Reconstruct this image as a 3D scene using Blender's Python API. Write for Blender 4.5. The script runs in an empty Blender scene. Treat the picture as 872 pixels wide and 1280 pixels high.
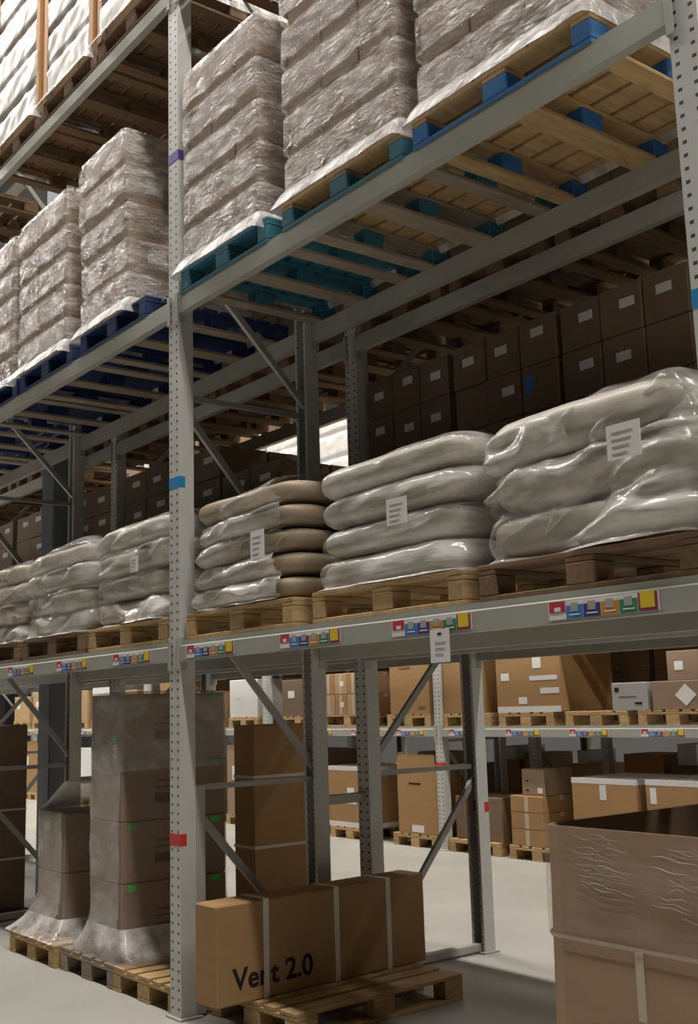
import bpy, bmesh, math, random
from mathutils import Vector, Matrix, noise
C = bpy.context.scene.collection
RND = random.Random(7)
pi = math.pi

# ------------------------------------------------------------------ materials
def mat(name, col, rough=.6, metal=0., spec=.5, var=.0, scale=6., stretch=(1, 1, 1), bump=0., bscale=60., coat=0., extra=None):
    m = bpy.data.materials.new(name); m.use_nodes = True
    nt = m.node_tree; N = nt.nodes; L = nt.links
    b = N['Principled BSDF']
    b.inputs['Roughness'].default_value = rough; b.inputs['Metallic'].default_value = metal
    b.inputs['Specular IOR Level'].default_value = spec; b.inputs['Coat Weight'].default_value = coat
    b.inputs['Base Color'].default_value = (*col, 1)
    if var or bump:
        tc = N.new('ShaderNodeTexCoord'); mp = N.new('ShaderNodeMapping'); mp.inputs['Scale'].default_value = stretch
        L.new(tc.outputs['Object'], mp.inputs['Vector'])
    if var:
        n = N.new('ShaderNodeTexNoise'); n.inputs['Scale'].default_value = scale; n.inputs['Detail'].default_value = 5
        L.new(mp.outputs[0], n.inputs['Vector'])
        oi = N.new('ShaderNodeObjectInfo')
        ad = N.new('ShaderNodeMath'); ad.operation = 'MULTIPLY_ADD'; ad.inputs[1].default_value = .35; L.new(oi.outputs['Random'], ad.inputs[0]); L.new(n.outputs['Fac'], ad.inputs[2])
        r = N.new('ShaderNodeMapRange'); r.inputs[1].default_value = .3; r.inputs[2].default_value = 1.05
        r.inputs[3].default_value = 1 - var; r.inputs[4].default_value = 1 + var
        L.new(ad.outputs[0], r.inputs[0])
        mx = N.new('ShaderNodeMix'); mx.data_type = 'RGBA'; mx.blend_type = 'MULTIPLY'; mx.inputs[0].default_value = 1
        mx.inputs[6].default_value = (*col, 1); L.new(r.outputs[0], mx.inputs[7]); L.new(mx.outputs[2], b.inputs['Base Color'])
    if bump:
        n2 = N.new('ShaderNodeTexNoise'); n2.inputs['Scale'].default_value = bscale; n2.inputs['Detail'].default_value = 3
        L.new(mp.outputs[0], n2.inputs['Vector'])
        bp = N.new('ShaderNodeBump'); bp.inputs['Strength'].default_value = bump; bp.inputs['Distance'].default_value = .01
        L.new(n2.outputs['Fac'], bp.inputs['Height']); L.new(bp.outputs[0], b.inputs['Normal'])
    return m

def film(name, lo, hi, scale=5., stretch=(1, 1, 1), rot=(0, 0, 0), col=(.8, .78, .76), bump=.5, bscale=22., rough=.22, detail=6):
    """stretch film: partly clear, partly milky plastic; the milky haze also paints in highlights"""
    m = bpy.data.materials.new(name); m.use_nodes = True
    nt = m.node_tree; N = nt.nodes; L = nt.links
    b = N['Principled BSDF']; out = N['Material Output']
    b.inputs['Base Color'].default_value = (*col, 1); b.inputs['Roughness'].default_value = rough
    b.inputs['Specular IOR Level'].default_value = .7
    tc = N.new('ShaderNodeTexCoord'); mp = N.new('ShaderNodeMapping'); mp.inputs['Scale'].default_value = stretch; mp.inputs['Rotation'].default_value = rot
    L.new(tc.outputs['Object'], mp.inputs['Vector'])
    n = N.new('ShaderNodeTexNoise'); n.inputs['Scale'].default_value = scale; n.inputs['Detail'].default_value = detail; n.inputs['Roughness'].default_value = .65
    L.new(mp.outputs[0], n.inputs['Vector'])
    r = N.new('ShaderNodeMapRange'); r.inputs[1].default_value = .36; r.inputs[2].default_value = .68; r.inputs[3].default_value = lo; r.inputs[4].default_value = hi
    L.new(n.outputs['Fac'], r.inputs[0])
    n2 = N.new('ShaderNodeTexNoise'); n2.inputs['Scale'].default_value = bscale; n2.inputs['Detail'].default_value = 4
    L.new(mp.outputs[0], n2.inputs['Vector'])
    bp = N.new('ShaderNodeBump'); bp.inputs['Strength'].default_value = bump; bp.inputs['Distance'].default_value = .02
    L.new(n2.outputs['Fac'], bp.inputs['Height']); L.new(bp.outputs[0], b.inputs['Normal'])
    t = N.new('ShaderNodeBsdfTransparent'); t.inputs[0].default_value = (.93, .92, .9, 1)
    mx = N.new('ShaderNodeMixShader'); L.new(r.outputs[0], mx.inputs[0]); L.new(t.outputs[0], mx.inputs[1]); L.new(b.outputs[0], mx.inputs[2])
    L.new(mx.outputs[0], out.inputs[0])
    return m

def perforated(name, col):
    """painted steel with two columns of punched slots on the faces that look along Y"""
    m = mat(name, col, .5, .1, .4, .07, 9)
    nt = m.node_tree; N = nt.nodes; L = nt.links; b = N['Principled BSDF']
    tc = N.new('ShaderNodeTexCoord'); s = N.new('ShaderNodeSeparateXYZ'); L.new(tc.outputs['Object'], s.inputs[0])
    sn = N.new('ShaderNodeSeparateXYZ'); L.new(tc.outputs['Normal'], sn.inputs[0])
    def M(op, a, bb=None, c=None):
        n = N.new('ShaderNodeMath'); n.operation = op
        for i, v in enumerate((a, bb, c)):
            if v is None: continue
            if isinstance(v, (int, float)): n.inputs[i].default_value = v
            else: L.new(v, n.inputs[i])
        return n.outputs[0]
    ax = M('ABSOLUTE', s.outputs[0])
    cx = M('LESS_THAN', M('ABSOLUTE', M('SUBTRACT', ax, .034)), .009)
    mz = M('MODULO', M('ADD', s.outputs[2], 0.003), .05)
    cz = M('LESS_THAN', mz, .014)
    fy = M('GREATER_THAN', M('ABSOLUTE', sn.outputs[1]), .8)
    k = M('MULTIPLY', M('MULTIPLY', cx, cz), fy)
    src = b.inputs['Base Color'].links[0].from_socket
    mx = N.new('ShaderNodeMix'); mx.data_type = 'RGBA'; L.new(k, mx.inputs[0]); L.new(src, mx.inputs[6]); mx.inputs[7].default_value = (.05, .048, .045, 1)
    L.new(mx.outputs[2], b.inputs['Base Color'])
    return m

M = dict(
    steel=mat('grey painted steel', (.41, .41, .365), .42, .1, .5, .06, 4, bump=.02),
    upright=perforated('perforated upright steel', (.56, .56, .53)),
    brace=mat('galvanised brace steel', (.36, .36, .34), .45, .3, .5, .05, 8),
    wood=mat('raw pallet wood', (.46, .31, .15), .75, 0, .3, .35, 5, (6, 1, 6), .15),
    woodd=mat('old brown pallet wood', (.20, .125, .07), .8, 0, .3, .35, 5, (6, 1, 6), .15),
    woodg=mat('grey weathered pallet wood', (.30, .245, .185), .8, 0, .3, .3, 5, (6, 1, 6), .15),
    blue=mat('bright blue pallet paint', (.03, .16, .42), .6, 0, .4, .25, 9, bump=.1),
    teal=mat('faded teal pallet paint', (.04, .17, .24), .6, 0, .4, .25, 9, bump=.1),
    navy=mat('navy pallet paint', (.012, .03, .11), .6, 0, .4, .3, 9, bump=.1),
    card=mat('brown cardboard', (.36, .215, .095), .75, 0, .3, .10, 3, (1, 1, 5), .03, 40),
    cardo=mat('dull brown cardboard', (.33, .22, .14), .75, 0, .3, .08, 2, (1, 1, 3), .02, 30),
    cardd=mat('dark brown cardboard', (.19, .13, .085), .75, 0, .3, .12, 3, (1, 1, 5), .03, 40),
    cardl=mat('light tan cardboard', (.45, .30, .16), .75, 0, .3, .10, 3, (1, 1, 5), .03, 40),
    cardr=mat('reddish brown cardboard', (.31, .215, .15), .72, 0, .35, .10, 3, (1, 1, 5), .03, 40),
    tape=mat('pale packing tape', (.52, .43, .33), .3, 0, .5),
    wtape=mat('white printed tape', (.70, .68, .68), .35, 0, .5, .12, 60),
    strap=mat('white strapping band', (.62, .57, .50), .4, 0, .5),
    paper=mat('white paper', (.75, .74, .72), .6, 0, .3),
    ink=mat('black ink', (.018, .016, .014), .7, 0, .2),
    greyink=mat('faded brown ink', (.16, .105, .06), .7, 0, .2),
    sack=mat('beige paper sack', (.36, .285, .20), .5, 0, .4, .08, 6, bump=.25, bscale=14),
    sackw=mat('off white plastic sack', (.44, .40, .34), .38, 0, .5, .06, 6, bump=.35, bscale=12),
    red=mat('red tape', (.55, .03, .02), .5), bluet=mat('blue tape', (.01, .23, .52), .5), purple=mat('purple tape', (.10, .04, .30), .5),
    green=mat('green sticker', (.05, .62, .07), .5),
    c_red=mat('card red', (.50, .04, .06), .5), c_blue=mat('card blue', (.05, .20, .55), .5), c_navy=mat('card navy', (.06, .05, .22), .5),
    c_orange=mat('card orange', (.62, .24, .04), .5), c_green=mat('card green', (.04, .24, .11), .5), c_yellow=mat('card yellow', (.75, .55, .03), .5), c_plum=mat('card plum', (.30, .04, .12), .5),
    column=mat('blue grey column paint', (.17, .19, .23), .55, 0, .4, .08, 3),
    floor=mat('power floated concrete', (.36, .347, .315), .45, 0, .4, .22, 1.1, (1, 1, 1), .04, 9),
    ceil=mat('dark roof deck', (.16, .16, .16), .8), wall=mat('grey wall cladding', (.09, .09, .09), .7, 0, .3, .05, .5),
    black=mat('black plastic', (.012, .012, .013), .5), white=mat('white carton board', (.72, .71, .69), .5, 0, .4, .05, 4),
    greybox=mat('grey carton board', (.36, .36, .35), .6, 0, .4, .06, 4),
    corner=mat('orange brown corner board', (.42, .20, .06), .6, 0, .4, .12, 8),
    film_box=film('stretch film with painted glints', .10, .62, 7, (1, 1, 2.6), (0, .55, 0), (.80, .75, .71), 1., 24, .16),  # milky speckle stands in for white glints on the wrap
    film_bag=film('milky film with highlight streaks', .12, .80, 1.7, (.7, .7, 3.4), (0, .42, 0), (.86, .83, .79), .6, 3.5, .13),  # slanted milky streaks painted as stretched highlights
    film_thin=film('thin stretch film', .22, .62, 2.4, (1, 1, 1.6), (0, .5, 0), (.70, .66, .62), .45, 9, .2),
    film_skirt=film('bunched stretch film', .18, .95, 3.2, (1, 1, 1.), (0, .5, 0), (.86, .82, .80), .8, 7, .15),
    film_clear=film('clear stretch film', .06, .24, 2.0, (1, 1, 3), (0, .12, 0), (.75, .60, .52), .0, 6, .2, 1),
    film_drape=film('draped stretch film', .35, .85, 5, (1, 1, 1), (0, .5, 0), (.70, .68, .67), .8, 14, .25),
    film_flap=film('film flap', .40, .70, 1.2, (1, 1, 1), (0, 0, 0), (.74, .70, .66), .12, 3, .2),
    film_side=film('clear film on shaded side', .02, .16, 2.4, (1, 1, 1.6), (0, .5, 0), (.70, .66, .62), .2, 6, .2),  # clearer copy of the thin film, for sides painted as shaded
    film_white=film('white stretch film', .62, .92, 1.5, (1, 1, .8), (0, .5, 0), (.86, .83, .80), .25, 3, .25),
    lamp=None)
m = bpy.data.materials.new('lamp diffuser'); m.use_nodes = True
e = m.node_tree.nodes.new('ShaderNodeEmission'); e.inputs[1].default_value = 20; e.inputs[0].default_value = (1, .95, .88, 1)
m.node_tree.links.new(e.outputs[0], m.node_tree.nodes['Material Output'].inputs[0]); M['lamp'] = m

# ------------------------------------------------------------------ mesh helpers
class MB:
    def __init__(s): s.v = []; s.f = []; s.mi = []; s.ms = []; s.smooth = []
    def slot(s, m):
        if m not in s.ms: s.ms.append(m)
        return s.ms.index(m)
    def add(s, vs, fs, m, smooth=False):
        o = len(s.v); s.v += [tuple(v) for v in vs]; k = s.slot(m)
        for f in fs: s.f.append(tuple(i + o for i in f)); s.mi.append(k); s.smooth.append(smooth)
    def box(s, x0, x1, y0, y1, z0, z1, m, bev=0., rz=0., c=None):
        if bev <= 0:
            vs = [(x, y, z) for z in (z0, z1) for (x, y) in ((x0, y0), (x1, y0), (x1, y1), (x0, y1))]
            fs = [(3, 2, 1, 0), (4, 5, 6, 7), (0, 1, 5, 4), (1, 2, 6, 5), (2, 3, 7, 6), (3, 0, 4, 7)]
        else:
            b = min(bev, (x1 - x0) * .45, (y1 - y0) * .45, (z1 - z0) * .45)
            vs = []; fs = []; idx = {}
            for ix, X in ((0, (x0, 1)), (1, (x1, -1))):
                for iy, Y in ((0, (y0, 1)), (1, (y1, -1))):
                    for iz, Z in ((0, (z0, 1)), (1, (z1, -1))):
                        for a in range(3):
                            p = [X[0], Y[0], Z[0]]
                            for q, sg in enumerate((X[1], Y[1], Z[1])):
                                if q != a: p[q] += sg * b
                            idx[(ix, iy, iz, a)] = len(vs); vs.append(tuple(p))
            g = lambda *k: idx[k]
            for a in range(3):
                for sd in (0, 1):
                    o = [q for q in range(3) if q != a]
                    loop = []
                    for u, w in ((0, 0), (1, 0), (1, 1), (0, 1)):
                        k = [0, 0, 0]; k[a] = sd; k[o[0]] = u; k[o[1]] = w; loop.append(idx[(*k, a)])
                    flip = (sd == 0) ^ (a == 1)
                    fs.append(tuple(loop[::-1] if flip else loop))
            for a in range(3):       # edges along axis a
                o = [q for q in range(3) if q != a]
                for u in (0, 1):
                    for w in (0, 1):
                        k0 = [0, 0, 0]; k1 = [0, 0, 0]; k1[a] = 1
                        for k in (k0, k1): k[o[0]] = u; k[o[1]] = w
                        q = [idx[(*k0, o[0])], idx[(*k1, o[0])], idx[(*k1, o[1])], idx[(*k0, o[1])]]
                        fs.append(tuple(q))
            for ix in (0, 1):
                for iy in (0, 1):
                    for iz in (0, 1): fs.append(tuple(idx[(ix, iy, iz, a)] for a in range(3)))
        if rz:
            cx, cy = c or ((x0 + x1) / 2, (y0 + y1) / 2); co, si = math.cos(rz), math.sin(rz)
            vs = [(cx + (x - cx) * co - (y - cy) * si, cy + (x - cx) * si + (y - cy) * co, z) for x, y, z in vs]
        s.add(vs, fs, m)
    def bar(s, a, b, w, h, m, up=(1, 0, 0)):
        a = Vector(a); b = Vector(b); d = (b - a).normalized(); u = Vector(up); u = (u - d * u.dot(d)).normalized(); v = d.cross(u)
        vs = [p + u * (w / 2 * i) + v * (h / 2 * j) for p in (a, b) for i, j in ((-1, -1), (1, -1), (1, 1), (-1, 1))]
        s.add(vs, [(3, 2, 1, 0), (4, 5, 6, 7), (0, 1, 5, 4), (1, 2, 6, 5), (2, 3, 7, 6), (3, 0, 4, 7)], m)
    def extrude_x(s, prof, x0, x1, m):
        n = len(prof); vs = [(x, y, z) for x in (x0, x1) for y, z in prof]
        fs = [(i, (i + 1) % n, n + (i + 1) % n, n + i) for i in range(n)] + [tuple(range(n))[::-1], tuple(range(n, 2 * n))]
        s.add(vs, fs, m)
    def build(s, name, parent=None, loc=None, fix=True):
        me = bpy.data.meshes.new(name); me.from_pydata(s.v, [], s.f)
        for m in s.ms: me.materials.append(m)
        me.polygons.foreach_set('material_index', s.mi); me.polygons.foreach_set('use_smooth', s.smooth)
        if fix:
            bm = bmesh.new(); bm.from_mesh(me); bmesh.ops.recalc_face_normals(bm, faces=bm.faces[:]); bm.to_mesh(me); bm.free()
        me.update()
        o = bpy.data.objects.new(name, me); C.objects.link(o)
        if parent: o.parent = parent
        if loc: o.location = loc
        return o

def tag(o, label, cat, group=None, kind=None):
    o['label'] = label; o['category'] = cat
    if group: o['group'] = group
    if kind: o['kind'] = kind
    return o
def thing(name, label, cat, loc=(0, 0, 0), rz=0., group=None):
    o = bpy.data.objects.new(name, None); o.empty_display_size = .1; C.objects.link(o); o.location = loc; o.rotation_euler[2] = rz
    return tag(o, label, cat, group)
def dup(o, label=None, loc=None, rz=None, parent=None):
    c = o.copy(); C.objects.link(c)
    if parent: c.parent = parent
    if label: c['label'] = label
    if loc is not None: c.location = loc
    if rz is not None: c.rotation_euler[2] = rz
    for ch in [x for x in C.objects if x.parent == o]: dup(ch, parent=c)
    return c
def struct(name, mb, m=None):
    o = mb.build(name); o['kind'] = 'structure'; return o

def rrect(hx, hy, r, n):
    """n points with normals round a rounded rectangle"""
    r = min(r, hx * .98, hy * .98); sx, sy = 2 * (hx - r), 2 * (hy - r); q = pi / 2 * r
    segs = [sy, q, sx, q, sy, q, sx, q]; T = sum(segs); out = []
    for i in range(n):
        t = i / n * T; k = 0
        while t > segs[k]: t -= segs[k]; k += 1
        if k == 0: p = (hx, -hy + r + t, 1, 0)
        elif k == 2: p = (hx - r - t, hy, 0, 1)
        elif k == 4: p = (-hx, hy - r - t, -1, 0)
        elif k == 6: p = (-hx + r + t, -hy, 0, -1)
        else:
            a = t / r + {1: 0, 3: pi / 2, 5: pi, 7: 1.5 * pi}[k]
            ccx, ccy = {1: (1, 1), 3: (-1, 1), 5: (-1, -1), 7: (1, -1)}[k]
            p = (ccx * (hx - r) + r * math.cos(a), ccy * (hy - r) + r * math.sin(a), math.cos(a), math.sin(a))
        out.append(p)
    return out

def shell(mb, rows, m, n=96, disp=None, cap=0., caprows=7, tilt=(0, 0)):
    """rows: (z, cx, cy, hx, hy, r). closed over the top by a dome of height cap"""
    R = []
    for z, cx, cy, hx, hy, r in rows:
        ring = []
        for x, y, nx, ny in rrect(hx, hy, r, n):
            p = Vector((cx + x, cy + y, z)); d = disp(p) if disp else 0
            ring.append((p.x + nx * d, p.y + ny * d, z))
        R.append(ring)
    z, cx, cy, hx, hy, r = rows[-1]
    if caprows:
        base = R[-1]
        for k in range(1, caprows + 1):
            s_ = 1 - (k / caprows) ** 1.3 * .97
            ring = []
            for (x, y, zz) in base:
                X, Y = cx + (x - cx) * s_, cy + (y - cy) * s_
                h = cap * (1 - s_ ** 2.4)
                dz = (disp(Vector((X, Y, zz + 3))) if disp else 0) * .8
                ring.append((X, Y, zz + h + dz * (1 - s_)))
            R.append(ring)
    vs = [p for ring in R for p in ring]; fs = []
    if tilt != (0, 0):
        z0 = rows[0][0]; z1 = rows[-1][0]
        vs = [(x, y, zz + (tilt[0] * (x - cx) + tilt[1] * (y - cy)) * max(0, (zz - z0) / (z1 - z0))) for x, y, zz in vs]
    for i in range(len(R) - 1):
        for j in range(n):
            a = i * n + j; b = i * n + (j + 1) % n; fs.append((a, b, b + n, a + n))
    if caprows: fs.append(tuple(range((len(R) - 1) * n, len(R) * n)))
    mb.add(vs, fs, m, True)

# ------------------------------------------------------------------ the setting
b = MB(); b.box(-45, 20, -12, 16, -.2, 0, M['floor']); struct('floor', b)
b = MB(); b.box(-45, 20, -12, 16, 12, 12.2, M['ceil']); struct('ceiling', b)
b = MB(); b.box(-45, 20, 16, 16.2, -.2, 12.2, M['wall']); struct('wall_back', b)
b = MB(); b.box(-45.2, -45, -12, 16.2, -.2, 12.2, M['wall']); struct('wall_left', b)
b = MB(); b.box(-4.66, -4.38, 1.08, 1.37, 0, 12, M['column'], .012)
struct('column', b)

# ------------------------------------------------------------------ the racks
Z1, Z2, Z3 = 1.966, 4.076, 6.23
BH = .117
UP = 9.0
def post_mesh(h, flip):
    b = MB(); m = M['upright']; t = .004; s = -1 if flip else 1
    def bx(x0, x1, y0, y1): b.box(x0, x1, min(y0 * s, y1 * s), max(y0 * s, y1 * s), 0, h, m)
    bx(-.06, .06, 0, t); bx(-.06, -.06 + t, t, .1); bx(.06 - t, .06, t, .1); bx(-.06 + t, -.035, .1 - t, .1); bx(.035, .06 - t, .1 - t, .1)
    return b
def frame(label, x, y, dep, tape, mirror=False, h=UP, guard=False):
    """one ladder frame: two uprights, braces, foot plates and the rail along the floor"""
    t = thing('upright_frame', label, 'rack frame', (x, y, 0))
    for flip, yy in ((False, 0), (True, dep)):
        p = post_mesh(h, flip).build('upright', t, (0, yy, 0))
        f = MB(); f.box(-.085, .085, -.02 if not flip else -.13, .13 if not flip else .02, 0, .012, M['steel'], .003); f.build('foot_plate', p)
        if tape and flip == mirror:
            s = 1 if not flip else -1
            for z, mm in ((.96, 'red'), (3.03, 'bluet'), (5.13, 'purple')):
                q = MB(); hh = .033
                ys = sorted((-.0015 * s, .04 * s)); q.box(-.0615, .0615, ys[0], ys[1], z - hh, z + hh, M[mm]); tp = q.build('tape_band', p)
    f = MB(); f.box(-.03, .03, .02, dep - .02, .012, .062, M['steel'], .004); f.build('floor_rail', t)
    if guard:
        f = MB(); f.box(-.058, .06, .10, .165, .012, 1.26, M['steel'], .006); f.build('stiffener', t)
    zs = [1.24, 3.57, 5.92, 8.2]
    for z in zs:
        if z > h: continue
        f = MB(); f.bar((0, .08, z), (0, dep - .07, z), .03, .032, M['brace']); f.build('horizontal_brace', t)
    ys = (.08, dep - .07) if not mirror else (dep - .07, .08)
    if mirror: dg = [(1.16, .12), (2.3, 1.32), (3.45, 2.42), (4.6, 3.65), (5.8, 4.75)]
    else: dg = [(1.17, .16), (2.38, 1.31), (3.48, 2.44), (4.56, 3.64), (5.8, 4.75), (7.0, 6.0)]
    for a, c in dg:
        f = MB(); f.bar((.0, ys[0], a), (.0, ys[1], c), .03, .04, M['brace']); f.build('diagonal_brace', t)
    return t
XA = [-7.32, -3.66, 0, 3.72, -10.98]
AD, BY, BD = 1.05, 1.375, 1.055
la = ['grey upright frame of the near rack, next frame but one left of the long box', 'grey upright frame of the near rack beside the dark building column',
      'tall pale upright frame with red, blue and purple bands beside the long box', 'perforated upright frame cut by the right edge of the photo, one blue band']
lb = ['grey frame of the rear rack far left behind the strapped carton', 'grey frame of the rear rack just right of the dark building column',
      'grey frame of the rear rack whose foot stands on the sunlit-looking pale floor', 'grey frame of the rear rack behind the right edge of the photo']
lb[2] = 'rear rack frame with red band, its foot at the edge of the shadow'
la.append(''); lb.append('grey frame of the rear rack at its far left end')
for i, x in enumerate(XA):
    if i < 4: frame(la[i], x, 0, AD, True, guard=(i >= 1))
    frame(lb[i], x, BY, BD, True, mirror=True)

CARDS = ['c_red', 'c_blue', 'c_navy', 'c_orange', 'c_green', 'c_yellow']
def card_strip(x, parent, zb=.012):
    b = MB(); w = .083; y = -.0065
    b.box(x - .255, x + .255, y - .001, y, zb + .0, zb + .068, M['paper'])
    for k, c in enumerate(CARDS):
        x0 = x - .25 + k * w
        if k == 0: b.box(x0, x0 + w - .004, y - .002, y - .001, zb + .026, zb + .068, M[c]); b.box(x0 + .026, x0 + .056, y - .003, y - .002, zb + .030, zb + .046, M['paper'])
        elif k == 5:
            b.box(x0, x0 + w, y - .002, y - .001, zb, zb + .066, M['c_plum']); b.box(x0 + .01, x0 + w - .012, y - .003, y - .002, zb + .012, zb + .07, M[c])
        else:
            b.box(x0, x0 + w - .003, y - .002, y - .001, zb, zb + .05, M[c]); b.box(x0 + .022, x0 + .058, y - .003, y - .002, zb + .026, zb + .058, M['greybox'])
            b.box(x0 + .015, x0 + .066, y - .003, y - .002, zb + .012, zb + .017, M['paper'])
    return b.build('label_strip', parent)
def beam(label, x0, x1, y, z, flip, strips=()):
    t = thing('shelf_beam', label, 'rack beam', (0, y, z))
    s = -1 if flip else 1
    prof = [(.045, 0), (-.005, 0), (-.005, .083), (.008, .09), (.008, BH), (.045, BH)]
    b = MB(); b.extrude_x([(yy * s, zz) for yy, zz in prof], x0 + .062, x1 - .062, M['steel']); b.build('rail', t)
    for xc, sg in ((x0 + .062, 1), (x1 - .062, -1)):
        b = MB(); xs = sorted((xc - sg * .03, xc + sg * .004)); ys = sorted((-.012 * s, -.004 * s))
        b.box(xs[0], xs[1], ys[0], ys[1], -.05, BH + .02, M['steel'], .002)
        xs = sorted((xc + sg * .0, xc + sg * .005)); ys = sorted((-.008 * s, .046 * s)); b.box(xs[0], xs[1], ys[0], ys[1], -.05, BH + .02, M['steel'])
        b.build('end_connector', t)
    for xs in strips: card_strip(xs, t)
    return t
bays = [('farthest left', -10.98, -7.32), ('far left', -7.32, -3.66), ('left', -3.66, 0), ('right', 0, 3.72)]
stripx = {'left': (-2.34, -1.43, -.54), 'right': (.41, 1.36, 2.25, 3.18), 'far left': (), 'farthest left': ()}
for nm, x0, x1 in bays:
    for z, lv in ((Z1, 'lowest'), (Z2, 'middle'), (Z3, 'top')):
        if 'far' not in nm:
            beam('grey front beam under the %s shelf of the near rack, %s bay%s' % (lv, nm, ', with colour cards' if lv == 'lowest' else ''), x0, x1, 0, z, False, stripx[nm] if lv == 'lowest' else ())
        if nm != 'farthest left': beam('grey rear beam under the %s shelf of the near rack, %s bay' % (lv, nm), x0, x1, AD, z, True)
        if True:
            beam('grey inner beam under the %s shelf of the rear rack, %s bay' % (lv, nm), x0, x1, BY, z, False)
            beam('grey outer beam under the %s shelf of the rear rack, %s bay' % (lv, nm), x0, x1, BY + BD, z, True)
# spacers between the two racks
for x, n in ((0, 'behind the long box'), (-3.66, 'beside the dark building column')):
    b = MB(); b.box(x - .02, x + .02, AD - .0, BY + .0, 1.07, 1.13, M['brace'], .004)
    tag(b.build('rack_spacer'), 'short steel spacer joining near and rear rack frames %s' % n, 'spacer')
b = MB(); b.box(-.06, .06, -.0015, 0, 0, .14, M['paper'], 0)
for k in range(3): b.box(-.03, .02 + .008 * k, -.0025, -.0015, .03 + k * .024, .038 + k * .024, M['greybox'])
b.box(-.012, .012, -.0025, -.0015, .115, .125, M['black'])
tag(b.build('hanging_tag', None, (2.32, -.02, 1.85)), 'white paper tag hanging from the front beam below the colour cards', 'tag')

# ------------------------------------------------------------------ pallets
def euro(name, wood, label='', w=.8, d=1.2):
    """boards run along Y"""
    t = thing(name, label, 'pallet')
    b = MB(); ws = [.145, .1, .145, .1, .145]; gap = (w - sum(ws)) / 4; x = -w / 2
    for k in ws: b.box(x, x + k, 0, d, .122, .144, wood, .003); x += k + gap
    b.build('deck', t)
    for y in (0, d / 2 - .0725, d - .145):
        b = MB(); b.box(-w / 2, w / 2, y, y + .145, .1, .1215, wood, .003); b.build('stringer', t)
        for x, k in ((-w / 2, .1), (-.0725, .145), (w / 2 - .1, .1)):
            b = MB(); b.box(x, x + k, y, y + .145, .022, .0995, wood, .004); b.build('block', t)
    for x, k in ((-w / 2, .1), (-.0725, .145), (w / 2 - .1, .1)):
        b = MB(); b.box(x, x + k, 0, d, 0, .0215, wood, .003); b.build('runner', t)
    return t
def cross(name, wood, blk, deck, run, w=1.08, d=1.0, nb=7, fade=None):
    """deck boards run along X, perimeter base"""
    t = thing(name, '', 'pallet'); H = .15
    b = MB(); bw = d / nb - .022; 
    for k in range(nb):
        y = k * (d - bw) / (nb - 1); b.box(-w / 2, w / 2, y, y + bw, .13, H, fade if fade and k == 0 else deck, .003)
    b.build('deck', t)
    for x, k in ((-w / 2, .1), (-.07, .14), (w / 2 - .1, .1)):
        b = MB(); b.box(x, x + k, .001, d - .001, .108, .1295, wood, .003); b.build('stringer', t)
        for y in (0, d / 2 - .07, d - .12):
            b = MB(); b.box(x, x + k, y, y + (.14 if 0 < y < .5 else .12), .022, .1075, blk, .006); b.build('block', t)
        b = MB(); b.box(x, x + k, .105, d - .105, 0, .0215, run, .003); b.build('runner', t)
    for y in (0,):
        b = MB(); b.box(-w / 2, w / 2, y, y + .1, 0, .0215, blk, .003); b.build('perimeter_board', t)
    return t
def put(proto, first, label, loc, rz=0., group=None):
    if first[0]: o = proto; first[0] = False
    else: o = dup(proto)
    o['label'] = label; o.location = loc; o.rotation_euler[2] = rz
    if group: o['group'] = group
    return o

# floor pallets of the near rack
P = euro('pallet', M['wood']); F = [True]; G = 'wooden pallets on the floor under the near rack'
put(P, F, 'wooden pallet under the low film wrapped carton stack with raised flap', (-2.07, -.0, 0), .0, G)
put(P, F, 'wooden pallet with bright board tops, empty, between tall carton stack and banded upright', (-.45, .03, 0), .0, G)
put(P, F, 'wooden pallet carrying the long carton marked Vent', (.46, .2, 0), .035, G)
put(P, F, 'wooden pallet under the big open topped carton', (3.22, .02, 0), 0, G)
Pg = euro('pallet', M['woodg']); Fg = [True]
put(Pg, Fg, 'greyish wooden pallet under the tall film wrapped carton stack', (-1.235, .03, 0), 0, G)
put(Pg, Fg, 'wooden pallet under the tall strapped carton behind the long box', (-1.35, 1.45, 0), 0, G)
b = MB(); b.box(-4.62, -3.83, -.12, .7, 0, .05, M['black'], .01)
for k in range(5): b.box(-4.6 + k * .16, -4.5 + k * .16, -.125, -.119, .012, .04, M['greybox'])
tag(b.build('slip_pallet'), 'flat black plastic pallet under the strapped carton at the left edge', 'pallet')

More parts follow.
